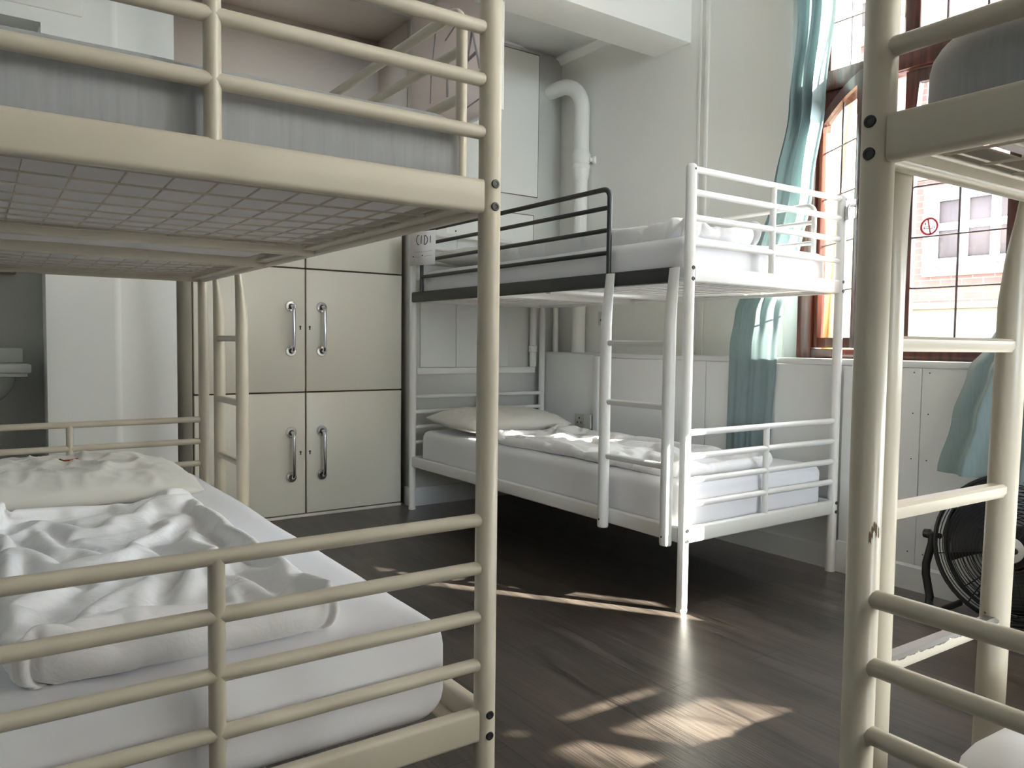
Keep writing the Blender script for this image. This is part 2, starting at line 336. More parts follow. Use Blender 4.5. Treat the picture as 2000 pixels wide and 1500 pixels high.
# back wall with locker alcove (X .845 to 2.13) and basin recess (X < .35)
b = MB().box((2.135, BY, 0), (UX, BY+.2, ZC)).box((2.135, BY+.2, 0), (2.33, 5.0, ZC))
b.box((.80, BY, 2.80), (2.135, BY+.7, ZC)); struct(b.build('wall_back', M['wall'], ang=None))
b = MB()                                              # pier between alcove and basin recess, softly stepped
prof = [(.35,5.0),(.35,4.10),(.316,4.06),(.316,4.0),(.575,4.0),(.585,3.9975),(.60,3.997),(.612,4.0),(.62,4.002),(.73,3.985),(.745,3.978),(.848,3.958),(.848,5.0)]
b.prism(prof[::-1], ZC); b.prism([(.3159,4.0),(.3159,5.0),(LX,5.0),(LX,4.0)], ZC-2.32, Matrix.Translation((0,0,2.32))); struct(b.build('wall_back_pier', M['pier']))
b = MB().box((LX, 4.62, 0), (.35, 5.0, 2.32)).box((LX, 4.0, 0), (-.75, 4.62, 2.32)); struct(b.build('wall_recess', M['wall'], ang=None))
b = MB().rbox((-.3, 3.988, 2.378), (.475, 4.002, 2.78), .003); struct(b.build('trim_hatch', M['wall']))
b = MB().box((.848, 4.45, 1.75), (2.135, 4.8, 2.80)).box((.848, 4.70, 0), (2.135, 5.0, 1.75)).box((2.128, 4.075, 1.75), (2.136, 4.66, 2.80)).box((.845, 4.08, 1.75), (.85, 4.66, 2.80)).box((.848, 4.02, 2.785), (2.135, 4.66, 2.80))
struct(b.build('wall_alcove', M['pink'], ang=None))
struct(MB().box((LX-.2, RY-.2, 0), (LX, 5.0, ZC)).build('wall_left', M['wall'], ang=None))
struct(MB().box((LX, -.85, 0), (.90, -.70, ZC)).build('wall_added_blocker', M['far_wall'], ang=None))  # added unseen wall, keeps rear window light off the cream bed
FW = (-1.7, 2.1, 1.15, 2.95)                          # added window, unseen behind the camera, to light the back of the room
b = MB()
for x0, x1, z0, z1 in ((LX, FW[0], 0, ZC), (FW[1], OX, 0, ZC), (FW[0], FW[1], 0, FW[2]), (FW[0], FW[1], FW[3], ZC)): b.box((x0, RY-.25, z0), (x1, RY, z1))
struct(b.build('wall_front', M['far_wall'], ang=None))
w = holder('window_4', None); struct(w); b = MB()
for k in range(5): x = FW[0] + (FW[1]-.05-FW[0])*k/4; b.rbox((x, RY-.10, FW[2]), (x+.05, RY-.03, FW[3]), .004)
for z in (FW[2], FW[2]+1.2, FW[3]-.05): b.rbox((FW[0], RY-.10, z), (FW[1], RY-.03, z+.05), .004)
b.build('window_frame', M['wood'], w); MB().box((FW[0], RY-.07, FW[2]), (FW[1], RY-.066, FW[3])).build('window_glass', M['glass'], w, ang=None)
# dado, painted-over hatch outlines, baseboards on the back wall
b = MB().rbox((2.15, BY-.03, .770), (3.0, BY, .808), .004); struct(b.build('trim_dado', M['wall']))
b = MB().rbox((2.18, BY-.012, .81), (2.42, BY, 1.6), .002).rbox((2.424, BY-.010, .81), (2.80, BY, 1.6), .002); struct(b.build('trim_back_panels', M['wains']))
b = MB().rbox((2.135, BY-.016, 0), (WX, BY, .11), .004).rbox((2.118, BY-.016, 0), (2.136, BY+.07, .11), .004); struct(b.build('baseboard_back', M['wains']))
b = MB()
for x0, x1, z0, z1 in ((2.30, 3.02, 1.885, 2.766), (2.35, 2.99, 1.40, 1.765)):
    b.rbox((x0, BY-.004, z0), (x1, BY, z1), .0012, 1)
struct(b.build('trim_wall_hatches', M['wall']))
b = MB()
for x0, x1, z0, z1 in ((2.30, 3.02, 1.885, 2.766), (2.35, 2.99, 1.40, 1.765)):
    for q in ((x0-.004, z1-.001, x1+.004, z1+.004), (x0, z0-.004, x1, z0+.001), (x1-.001, z0, x1+.003, z1)): b.box((q[0], BY-.0035, q[1]), (q[2], BY-.0005, q[3]))
struct(b.build('trim_hatch_joints', M['seam'], ang=None))

# ------------------------------------------------------------------ windows
def pane_grid(x, y0, y1, z0, z1, ny, nz, parent, nm='leading'):
    b = MB()
    for i in range(1, ny): y = y0 + (y1-y0)*i/ny; b.tube([(x, y, z0), (x, y, z1)], .0045, 6)
    for i in range(1, nz): z = z0 + (z1-z0)*i/nz; b.tube([(x, y0, z), (x, y1, z)], .004, 6, up=(1,0,0))
    b.build(nm, M['lead'], parent)
def arch_z(y, c, half): return 2.10 - .115*((y-c)/half)**2
def sash(parent_name, y0, y1, c, half, zb=.952, zg=.998):
    """one casement, built closed in the frame; returns empty (hinge end at its origin)"""
    w = y1 - y0; st = .045
    t = holder(parent_name, None); 
    b = MB(); x0, x1 = -.018, .018
    b.rbox((x0, y0, zb), (x1, y0+st, 1.93), .004).rbox((x0, y1-st, zb), (x1, y1, 1.93), .004).rbox((x0, y0+st, zb), (x1, y1-st, zg), .004)
    n = 8; pts = [(y0 + w*i/n, arch_z(y0 + w*i/n, c, half)-.004) for i in range(n+1)]; low = [(y0 + w*i/n, arch_z(y0+w*i/n, c, half)-.055) for i in range(n+1)]
    Mx = Matrix(((0,0,1,x0),(1,0,0,0),(0,1,0,0),(0,0,0,1)))
    b.prism([(y0,1.92)] + [(p[0], p[1]) for p in low[:1]] + pts + [(y1,1.92),(y1-st,1.92)] + [p for p in low[::-1] if y0+st < p[0] < y1-st] + [(y0+st,1.92)], x1-x0, Mx)
    f = b.build('casement_frame', M['wood'], t)
    g = MB().prism([(y0+st-.005,zg-.004),(y1-st+.005,zg-.004)] + [(p[0], p[1]) for p in low[::-1] if y0+.02 < p[0] < y1-.02], .003, Matrix(((0,0,1,-.0015),(1,0,0,0),(0,1,0,0),(0,0,0,1)))); g.build('casement_glass', M['glass'], t, ang=None)
    pane_grid(0, y0+st, y1-st, zg-.004, 2.04, 2, 5, t)
    return t
def handle(x, y, z, parent):
    b = MB().rbox((x-.006, y-.012, z-.04), (x, y+.012, z+.04), .003).tube([(x, y, z+.012), (x-.03, y, z+.012), (x-.036, y, z), (x-.036, y, z-.05)], .007, 10)
    b.build('casement_handle', M['chrome'], parent)
def window(idx, y0, y1, open_left):
    """frame, transom, arched heads, casements, leaded top lights"""
    w = holder('window_%d' % idx, None); struct(w); X0, X1 = UX-.02, UX+.07; c = (y0+y1)/2; jb = .075
    b = MB()
    b.rbox((X0, y0, SILL), (X1, y0+jb, ZT), .005).rbox((X0, y1-jb, SILL), (X1, y1, ZT), .005).rbox((X0, y0+jb, SILL), (X1, y1-jb, .948 if open_left else .922), .005)
    b.rbox((X0-.006, y0+jb, 2.10), (X1, y1-jb, 2.188), .005).rbox((X0, y0+jb, ZT-.06), (X1, y1-jb, ZT), .005).rbox((X0, c-.03, 2.188), (X1, c+.03, ZT-.06), .005)
    b.build('window_frame', M['wood'], w)
    half = (y1-y0)/2 - jb
    b = MB(); n = 16                                         # arched head board under the transom
    pts = [(c-half,2.11)] + [(c-half+2*half*i/n, arch_z(c-half+2*half*i/n, c, half)) for i in range(n+1)] + [(c+half,2.11)]
    b.prism(pts[::-1], .05, Matrix(((0,0,1,X0+.012),(1,0,0,0),(0,1,0,0),(0,0,0,1)))); b.build('arched_head', M['wood'], w)
    for k, (a, d) in enumerate(((c-half, c+.033), (c+.033, c+half))):
        b = MB().box((UX+.022, a, 2.188), (UX+.025, d, ZT-.06)); b.build('toplight_glass', M['glass'], w, ang=None)
        pane_grid(UX+.024, a, d, 2.188, ZT-.06, 3, 3, w)
        MB().rbox((UX+.03, a, 2.188), (UX+.055, a+.028, ZT-.06), .003).rbox((UX+.03, d-.028, 2.188), (UX+.055, d, ZT-.06), .003).build('glazing_bead', M['wood'], w)
        t = sash('casement', a+.003, d-.003, c, half, *((.952, .998) if open_left else (.926, .942))); t.parent = w
        if k == 1 and open_left:
            hy = d + .002; A = math.radians(31)              # swings into the room about its left edge
            t.matrix_local = Matrix.Translation((UX+.022, hy, 0)) @ Matrix.Rotation(-A, 4, 'Z') @ Matrix.Translation((0, -hy+.002, 0))
            handle(-.018, a+.025, 1.53, t)
        else:
            t.location = (UX+.022, 0, 0); handle(-.018, (a+.025 if k else d-.025), 1.53, t)
    return w
for i, (y0, y1) in enumerate(WIN): window(i+1, y0, y1, i == 0)
# ochre outer reveals
b = MB()
for y0, y1 in WIN: b.box((UX+.07, y1-.05, SILL-.02), (OX+.02, y1+.01, ZT)).box((UX+.07, y0-.01, SILL-.02), (OX+.02, y0+.06, ZT)).box((UX+.07, y0, SILL-.05), (OX+.06, y1, SILL))
struct(b.build('trim_outer_reveal', M['ochre'], ang=None))
t = thing('added_sun_blind', 'added cream roller blind, out of view, blocking high sun beside the camera', 'blind', (UX-.05, 0, 0))  # added out of view to cut the sun through the upper panes
MB().box((-.0015, WIN[1][0]-.03, 1.66), (.0015, WIN[1][1]+.03, 2.90)).build('added_blind_cloth', M['blind'], t, ang=None); MB().tube([(0, WIN[1][0]-.05, 2.92), (0, WIN[1][1]+.05, 2.92)], .025, 14).build('added_blind_roller', M['wall'], t)
MB().tube([(0, WIN[1][0]-.03, 1.655), (0, WIN[1][1]+.03, 1.655)], .010, 10).build('bottom_bar', M['wall'], t)
# no-smoking sticker on the right-hand pane
t = thing('no_smoking_sign', 'round no smoking sticker with red ring on the window pane', 'sign', (UX-.0005+.0185, 1.632, 1.452))
Mx = Matrix(((0,0,-1,0),(-1,0,0,0),(0,1,0,0),(0,0,0,1)))
def ring(r0, r1, n=40):
    b = MB()
    for i in range(n):
        a, c2 = 2*PI*i/n, 2*PI*(i+1)/n
        b.prism([(r0*math.cos(a), r0*math.sin(a)), (r1*math.cos(a), r1*math.sin(a)), (r1*math.cos(c2), r1*math.sin(c2)), (r0*math.cos(c2), r0*math.sin(c2))], .0012, Mx)
    return b
ring(.028, .0365).build('red_ring', M['red'], t, ang=None)
MB().prism([(-.003,.03),(-.009,.03),(.003,-.03),(.009,-.03)], .0012, Mx).build('red_bar', M['red'], t, ang=None)
b = MB()
for q in ((-.020,-.009,.022,-.006),(-.020,-.0015,.022,.001),(-.022,-.009,-.019,.001),(.019,-.009,.022,.001),(.010,-.009,.012,.001)): b.prism([(q[0],q[1]),(q[2],q[1]),(q[2],q[3]),(q[0],q[3])], .0004, Mx)
b.prism([(-.020,.006),(-.0165,.006),(-.0125,.012),(-.0165,.018),(-.020,.018),(-.0165,.012)], .0004, Mx); b.build('cigarette_print', M['ink'], t, ang=None)

# ------------------------------------------------------------------ the street outside
bd = thing('brick_building', 'red brick house with white windows across the street', 'building', (0,0,0))
FX = 9.0
b = MB().box((FX, 1.6, -4), (FX+1, 11, 5.6)); b.build('brick_wall', M['brick'], bd, ang=None)
b = MB()
for z0, z1, d in ((1.40,1.47,.05),(1.02,1.40,.02),(.62,.70,.06),(2.86,3.0,.05)): b.box((FX-d, 1.6, z0), (FX, 11, z1))
b.build('stone_band', M['stone'], bd, ang=None)
b = MB().tube([(FX-.06, 4.52, 2.9), (FX-.06, 4.52, 5.6)], .06, 10); b.build('downpipe', M['fwhite'], bd)
def far_window(yc, z0, z1, w, nl):
    b = MB().box((FX-.08, yc-w/2-.14, z0-.16), (FX, yc+w/2+.14, z1+.14)); s = b.build('window_surround', M['stone'], bd, ang=None)
    b = MB(); lw = w/nl
    for i in range(nl+1): b.box((FX-.12, yc-w/2+lw*i-.045, z0-.05), (FX-.08, yc-w/2+lw*i+.045, z1+.05))
    for z in (z0-.05, z0+(z1-z0)*.48, z1-.04): b.box((FX-.117, yc-w/2, z), (FX-.081, yc+w/2, z+.08))
    b.build('window_frame', M['fwhite'], s, ang=None)
    MB().box((FX-.095, yc-w/2, z0), (FX-.085, yc+w/2, z1)).build('window_pane', M['fglass'], s, ang=None)
for yc, z0, z1, w, nl in ((3.95, 1.92, 2.62, .95, 3), (6.0, 1.92, 2.62, .95, 3), (8.4, 1.92, 2.62, .95, 3), (5.75, 4.75, 5.4, .95, 2), (8.4, 4.75, 5.4, .95, 2), (2.6, 4.75, 5.4, .95, 2), (3.9, -.6, .5, 1.3, 3), (6.4, -.6, .5, 1.3, 3)): far_window(yc, z0, z1, w, nl)
struct(MB().box((OX, -20, -4.2), (FX+1, 24, -4)).build('road', M['pave'], ang=None))

# ------------------------------------------------------------------ bunk beds
W, L_ = .9221, 2.0422
ZL = (.6445, .5589, .4718, .3849); ZU = (1.5783-.006, 1.4931, 1.4052, 1.3164)
BL, BU = (.2469, .3059), (1.1791, 1.2366)
def build_bed(label, paint, dark, ladder_y, nm='bunk_bed'):
    """local frame: x = 0 ladder side, x = W far side, y = 0 ladder end, y = L far end"""
    t = thing(nm, label, 'bunk bed'); pm = M[paint]; dm = M[dark]
    for x, y in ((0,0),(W,0),(0,L_),(W,L_)):
        b = MB().lathe([(0,1.59),(.010,1.5895),(.0165,1.585),(.0195,1.577),(.0195,.012),(.021,.010),(.021,0),(0,0)], (x,y,0), n=24); p = b.build('post', pm, t)
        sy = -1 if y == 0 else 1
        for z in (1.2285, 1.190, .296, .258, 1.570):
            if z > 1.5: q = MB().lathe([(0,.0197),(.0045,.0197),(.0045,.0180)], (x,y,z), (0,sy,0), 12)
            else: q = MB().lathe([(0,.0199),(.0034,.0199),(.0040,.0209),(.0070,.0208),(.0078,.0197),(.0078,.016)], (x,y,z), (0,sy,0), 14)
            q.build('bolt', M['steel'], p)
    for y in (0, L_):
        for zs, bd_ in ((ZL, BL), (ZU, BU)):
            g = holder('end_guard', t)
            MB().bar((.018, y, sum(bd_)/2), (W-.018, y, sum(bd_)/2), .026, bd_[1]-bd_[0], .008).build('end_board', pm, g)
            for z in zs: MB().tube([(.016, y, z), (W-.016, y, z)], .0118, 14).build('guard_bar', pm, g)
            MB().tube([(W/2, y, bd_[1]-.004), (W/2, y, zs[0])], .0122, 14).build('guard_upright', pm, g)
    for x in (0, W):
        for bd_ in (BL, BU):
            mt = dm if (x == 0 and bd_ is BU) else pm
            o = -.004 if (x == 0 and bd_ is BU and dark != paint) else 0
            MB().bar((x+o, .016 if dark == paint or bd_ is BL or x else .08, sum(bd_)/2), (x+o, L_-.014, sum(bd_)/2), .026, bd_[1]-bd_[0], .008).build('side_rail', mt, t)
    # guard rails of the upper bunk
    for x, y0, y1, mt in ((-.006, .412, 1.935, dm), (W+.002, .13, 1.66, pm)):
        g = holder('side_guard', t); r = .035; zt = ZU[0]-.006; pth = [(x, y0, BU[0]+.03), (x, y0, zt-r)]
        for k in range(1, 7): a = PI - k*PI/12; pth.append((x, y0+r+r*math.cos(a), zt-r+r*math.sin(a)))
        for k in range(0, 7): a = PI/2 - k*PI/12; pth.append((x, y1-r+r*math.cos(a), zt-r+r*math.sin(a)))
        pth.append((x, y1, BU[0]+.03)); MB().tube(pth, .0105, 12, up=(1,0,0)).build('guard_frame', mt, g)
        for z in ZU[1:]: MB().tube([(x, y0, z), (x, y1, z)], .0095, 12).build('guard_bar', mt, g)
    # ladder with oval rails pinched at the top
    ld = holder('ladder', t)
    for y in ladder_y:
        pth = [(-.036, y, .236), (-.036, y, .244), (-.036, y, .9), (-.036, y, 1.03), (-.032, y, 1.10), (-.025, y, 1.165), (-.0185, y, 1.232)]
        scl = [(.92,.92),(1,1),(1,1),(1,.99),(1.03,.80),(1.06,.48),(1.08,.20)]
        n = 20; prof = [(.0235*math.cos(2*PI*i/n), .0215*math.sin(2*PI*i/n)) for i in range(n)]
        rl = MB().sweep(pth, prof, up=(1,0,0), scale=scl).build('ladder_rail', pm, ld)
        MB().lathe([(0,.0225),(.0035,.0225),(.004,.0205)], (-.036, y, .268), (-1,0,0), 10).build('bolt', M['steel'], rl)
    ya, yb = min(ladder_y), max(ladder_y)
    for k, z in enumerate((.962, .733, .520)):
        pr = [(.004,.010),(-.008,.010),(-.0125,.006),(-.0125,-.004),(-.009,-.011),(.009,-.011),(.0125,-.004),(.0125,.006),(.008,.010)]
        MB().sweep([(-.034, ya+.012, z), (-.034, yb-.012, z)], pr, up=(0,0,1)).build('ladder_rung', pm, ld)
    # wire bases in two halves with cross bars
    for zb in (BL[0]+.018, BU[0]+.018):
        wb = MB()
        for y0, y1 in ((.03, L_/2-.20), (L_/2+.20, L_-.03)):
            for i in range(14):
                x = .05 + i*(W-.10)/13
                wb.tube([(x, y0+(y1-y0)*k/6, zb - .012*math.sin(PI*k/6)*math.sin(PI*i/13)) for k in range(7)], .0019, 5, cap=False)
            ny = 9
            for j in range(ny):
                y = y0+.04 + (y1-y0-.08)*j/(ny-1)
                wb.tube([(.02+(W-.04)*k/6, y, zb-.004 - .012*math.sin(PI*k/6)*math.sin(PI*(j+.5)/ny)) for k in range(7)], .0019, 5, cap=False)
        wb.build('wire_base', pm, t)
        for y in (L_/2-.20, L_/2+.20): MB().bar((.014, y, zb-.004), (W-.014, y, zb-.004), .034, .036, .006).build('cross_bar', pm, t)
        for x in (.028, W-.028): MB().bar((x, .02, zb-.006), (x, L_-.02, zb-.006), .032, .007, .003).build('base_ledge', pm, t)
    return t
bedM = build_bed('white bunk bed with dark upper guard rail beside the window wall', 'white', 'black', (.052, .387))
bedM.location = (2.099, 1.8864, 0)
bedL = build_bed('cream bunk bed in front of the cupboard doors, ladder at its far end', 'cream', 'cream', (.095, .400))
aL, bL = -.011, .0149
bedL.rotation_euler = (0, 0, PI + aL); 
LX0, LY0 = .7558, 1.1384
def locL(x, y, z): return Vector((LX0, LY0, 0)) + Matrix.Rotation(aL, 3, 'Z') @ Vector((x, y, z))
bedL.location = locL(0, L_, 0)
bedR = copy_tree(bedL); bedR['label'] = 'cream bunk bed beside the black floor fan, with its end guard facing left'
bedR.location = (.921, .530, 0); bedR.rotation_euler = (0, 0, -PI/2 - .028)
for ch in bedR.children:
    if ch.name.startswith('ladder'):
        rails = sorted((q for q in ch.children if q.name.startswith('ladder_rail')), key=lambda q: q.data.vertices[0].co.y)
        rails[0].location = (0, .092-.095, 0); rails[1].matrix_local = Matrix.Translation((0, .440, .75)) @ Matrix.Rotation(math.radians(-1.8), 4, 'X') @ Matrix.Translation((0, -.400, -.75))
        for q in ch.children:
            if q.name.startswith('ladder_rung'):
                q.scale = (1, 1.16, 1); q.location = (0, .104-.107*1.16, 0)
                q.data = q.data.copy(); zz = q.data.vertices[0].co.z
                if zz < .6: q.data.materials[0] = M['greyrung']; q['label'] = 'lowest rung with paint worn to grey metal'

pR = [p for p in bedR.children if p.name.startswith('post') and abs(sum(v.co.x for v in p.data.vertices)/len(p.data.vertices)) < .05 and abs(sum(v.co.y for v in p.data.vertices)/len(p.data.vertices)) < .05][0]
b = MB(); cdir = math.atan2(-.5, -.866) + PI/2 + .028          # towards the camera, in the bed's own frame
for a0, a1, z0, z1 in ((-58,-53,.722,.735), (-47,-40,.724,.739), (-40,-30,.730,.741), (-30,-24,.722,.736), (-24,-15,.716,.729)):
    q = []
    for k in range(4):
        for z in (z0, z1):
            a = cdir - math.radians(a0 + (a1-a0)*k/3); q.append((.0198*math.cos(a), .0198*math.sin(a), z + .002*((k*7) % 3 - 1)))
    b.add(q, [(2*k, 2*k+2, 2*k+3, 2*k+1) for k in range(3)])
b.build('paint_chip', M['chip'], pR, ang=None)
# ------------------------------------------------------------------ bedding
def axis_samples(a, b, r, n, k=5):
    e = [a + r*(1-math.cos(PI/2*i/k)) for i in range(k)]; m = [a + r + (b-a-2*r)*i/n for i in range(n+1)]
    return e + m + [b - (q - a) for q in e[::-1]]
def soft_box(lo, hi, r, n=(24,48,4), amp=.0, fn=None, seed=0):
    """rounded box as one closed shell, optionally displaced by fn(point, normal)"""
    ax = [axis_samples(lo[i], hi[i], r[i], n[i]) for i in range(3)]; idx = {}; b = MB(); N3 = [len(a) for a in ax]
    def vert(i, j, k):
        if (i,j,k) not in idx:
            p = Vector((ax[0][i], ax[1][j], ax[2][k])); q = Vector([min(max(p[d], lo[d]+r[d]), hi[d]-r[d]) for d in range(3)])
            d = Vector([(p[e]-q[e])/r[e] for e in range(3)])
            if d.length > 1e-6:
                mx = max(abs(c) for c in d); dn = d.normalized()*1.0; p = q + Vector([dn[e]*r[e]*mx for e in range(3)]); nr = Vector([dn[e]/r[e] for e in range(3)]).normalized()
            else: nr = Vector((0,0,1))
            if fn: p = p + fn(p, nr)
            idx[(i,j,k)] = len(b.v); b.v.append(tuple(p))
        return idx[(i,j,k)]
    for a in range(3):
        u, v = [d for d in range(3) if d != a]
        for e in (0, N3[a]-1):
            for i in range(N3[u]-1):
                for j in range(N3[v]-1):
                    q = []
                    for di, dj in ((0,0),(1,0),(1,1),(0,1)):
                        c = [0,0,0]; c[a] = e; c[u] = i+di; c[v] = j+dj; q.append(vert(*c))
                    b.f.append(tuple(q))
    return b
def fb(p, s, o=4): return noise.fractal(Vector(p)*s, 1.0, 2.0, o)
def mattress_fn(seed, a=.004):
    def fn(p, n): return n*(fb(p + Vector((seed, 0, 0)), 3.2, 3)*a + fb(p + Vector((seed, 5, 0)), 11, 2)*a*.35*(1-abs(n.z)))
    return fn
def mattress(label, z0, z1, x0, x1, y0, y1, m, bed, rr=(.045,.045,.04), seed=1, a=.004):
    o = soft_box((x0,y0,z0), (x1,y1,z1), rr, (20,40,3), fn=mattress_fn(seed, a)).build('mattress', m, None, ang=None); o.data.materials.append(M['under'])
    for f in o.data.polygons:
        if f.normal.z < -.5 and f.center.z < z0 + .012: f.material_index = 1
    tag(o, label, 'mattress', 'bunk bed mattresses')
    o.matrix_world = bed.matrix_basis.copy(); return o
ZM = BL[0]+.022; ZMU = BU[0]+.022
mattress('white sheeted mattress on lower bunk of the white bed', ZM, .458, .022, W-.022, .03, 1.99, M['sheet'], bedM, seed=1)
mattress('white sheeted mattress on upper bunk of the white bed', ZMU, 1.352, .022, W-.04, .03, 1.99, M['sheet'], bedM, seed=2)
mattress('white sheeted mattress under a wrinkled duvet and printed pillow', ZM, .462, .038, W-.022, .03, 2.012, M['sheet'], bedL, (.075,.075,.055), 3)
mattress('grey covered mattress on upper bunk in front of the cupboards', ZMU, 1.352, .03, W-.022, .03, 2.016, M['greysheet'], bedL, (.05,.035,.04), 4)
mattress('white sheeted mattress on lower bunk beside the floor fan', ZM, .475, .06, W-.03, .06, 2.0, M['sheet'], bedR, (.09,.09,.06), 5)
mattress('grey covered mattress on upper bunk above the floor fan', ZMU, 1.345, .022, W-.03, .022, 2.0, M['greysheet'], bedR, (.10,.05,.055), 6)

def ridged(p, s): return 1 - abs(noise.noise(Vector(p)*s))*2
def ridged(p): return 1 - abs(noise.noise(Vector(p)))*2
def crumple(x, y, seed):
    p = Vector((x, y, seed)); w = noise.noise(p*5)*.05; a = max(0, ridged(((x+w)*5 + y*3, (y-w)*7, seed)))**2; c = max(0, ridged(((x-w)*14 - y*5, (y+w)*11, seed+4)))**2.5
    return .55*a + .35*c + .5*fb(p, 8, 4)
def pillow(lx, ly, h, seed, wr=.008, n=44):
    b = MB()
    def fn(sgn):
        def g(u, v):
            a, c = 2*u-1, 2*v-1; ed = (max(0, 1-abs(a)**2.6)*max(0, 1-abs(c)**2.6))**.48
            k = 1 - .06*(abs(a)**2 * abs(c)**2); pin = 1-.05*(1-abs(c)**2)*abs(a)**4
            x, y = a*lx/2*pin*k, c*ly/2*(1-.05*(1-abs(a)**2)*abs(c)**4); z = sgn*h/2*ed
            r = crumple(x, y, seed)
            return (x, y, (z if sgn > 0 else z*.7) + (wr*(r-.2)*ed if sgn > 0 else 0))
        return g
    b.grid(fn(1), n, n); b.grid(fn(-1), n, n)
    bm = bmesh.new(); me = bpy.data.meshes.new('t'); me.from_pydata(b.v, [], b.f); bm.from_mesh(me); bmesh.ops.remove_doubles(bm, verts=bm.verts, dist=.0006)
    bm.verts.index_update(); r = MB().add([v.co[:] for v in bm.verts], [[v.index for v in f.verts] for f in bm.faces]); bm.free(); bpy.data.meshes.remove(me); return r
def duvet_cloth(x0, x1, y0, y1, z0, h, flipx=False, flipy=False, name='duvet'):
    n, m, P = QUILT
    if flipx: P = [[-p[0], p[1], p[2]] for p in P]
    if flipy: P = [[p[0], -p[1], p[2]] for p in P]
    lo = [min(p[d] for p in P) for d in range(3)]; hi = [max(p[d] for p in P) for d in range(3)]
    V = [(x0+(p[0]-lo[0])/(hi[0]-lo[0])*(x1-x0), y0+(p[1]-lo[1])/(hi[1]-lo[1])*(y1-y0), z0+.012+(p[2]-lo[2])/(hi[2]-lo[2])*(h-.012)) for p in P]
    V0 = list(V); b = MB(); b.v = V; b.f = [(i*m+j, (i+1)*m+j, (i+1)*m+j+1, i*m+j+1) for i in range(n-1) for j in range(m-1)]
    rim = [i*m for i in range(n)] + [(n-1)*m+j for j in range(1, m)] + [i*m+m-1 for i in range(n-2, -1, -1)] + [j for j in range(m-2, 0, -1)]
    cx, cy = (x0+x1)/2, (y0+y1)/2; prev = rim
    for dz, ins in ((.55, .004), (.15, .016), (0, .035)):
        low = []
        for r in rim:
            p = V[r]; d = Vector((cx-p[0], cy-p[1])); d.normalize(); b.v.append((p[0]+d.x*ins, p[1]+d.y*ins, z0+(p[2]-z0)*dz)); low.append(len(b.v)-1)
        for q in range(len(rim)):
            r = (q+1) % len(rim); b.f.append((prev[q], low[q], low[r], prev[r]))
        prev = low
    at = {r: prev[q] for q, r in enumerate(rim)}
    for i in range(n):
        for j in range(m):
            if i*m+j not in at: p = V0[i*m+j]; b.v.append((cx+(p[0]-cx)*.93, cy+(p[1]-cy)*.97, z0)); at[i*m+j] = len(b.v)-1
    b.f += [(at[i*m+j], at[i*m+j+1], at[(i+1)*m+j+1], at[(i+1)*m+j]) for i in range(n-1) for j in range(m-1)]
    o = b.build(name, M['duvet'], None, ang=None)
    md = o.modifiers.new('smooth', 'SUBSURF'); md.levels = 1; md.render_levels = 1; return o
# --- lower bunk of the cream bed
o = duvet_cloth(.035, .545, 1.215, 2.36, .463, .092)
tag(o, 'crumpled white duvet folded lengthwise beside the printed pillow', 'duvet', 'white folded duvets')
t = thing('pillow', 'cream pillow with small orange print in front of the recess', 'pillow', (.22, 2.60, .520), aL, 'bunk bed pillows')
pl = pillow(.76, .52, .15, 3, .024, 90); pl.build('pillow_case', M['pillow'], t, ang=None)
def on_pillow(x, y):
    a, c = x/.38, y/.26; ed = (max(0, 1-abs(a)**2.6)*max(0, 1-abs(c)**2.6))**.48; r = crumple(x, y, 3)
    return .075*ed + .024*(r-.2)*ed
def patch(cx, cy, w, h, z=.0035):
    return MB().grid(lambda u, v: (cx+(u-.5)*w*(1-.2*abs(2*v-1)), cy+(v-.5)*h*(1-.3*abs(2*u-1)), on_pillow(cx+(u-.5)*w*(1-.2*abs(2*v-1)), cy+(v-.5)*h*(1-.3*abs(2*u-1)))+z), 14, 14)
patch(.035, .02, .055, .07, .0045).build('orange_print', M['orange'], t, ang=None)
b = patch(-.03, .05, .07, .04); 
b.build('faded_print', M['greyprint'], t, ang=None)
# --- white bed
o = duvet_cloth(2.14, 2.73, 1.94, 3.30, .459, .085)
tag(o, 'white duvet folded flat on lower bunk of the white bed', 'duvet', 'white folded duvets')
o = duvet_cloth(2.165, 2.66, 1.955, 3.36, 1.353, .12, True, True)
tag(o, 'thick white duvet folded on upper bunk of the white bed', 'duvet', 'white folded duvets')
for lab, loc, s in (('plain cream pillow on lower bunk of the white bed', (2.47, 3.60, .52), 5), ('plain white pillow on upper bunk of the white bed', (2.52, 3.64, 1.412), 6)):
    o = pillow(.72, .48, .14, s, .014, 64).build('pillow', M['pillow'], None, ang=None); tag(o, lab, 'pillow', 'bunk bed pillows'); o.location = loc; o.rotation_euler = (.06, 0, .05)
o = pillow(.60, .40, .09, 8, .008).build('pillow', M['pillow'], None, ang=None); tag(o, 'pillow on the grey mattress in front of the cupboards', 'pillow', 'bunk bed pillows'); o.location = (.20, 1.62, 1.382)

o = duvet_cloth(.08, .62, .75, 1.85, .476, .085, True); tag(o, 'white duvet lying on lower bunk beside the floor fan', 'duvet', 'white folded duvets'); o.matrix_world = bedR.matrix_basis.copy()
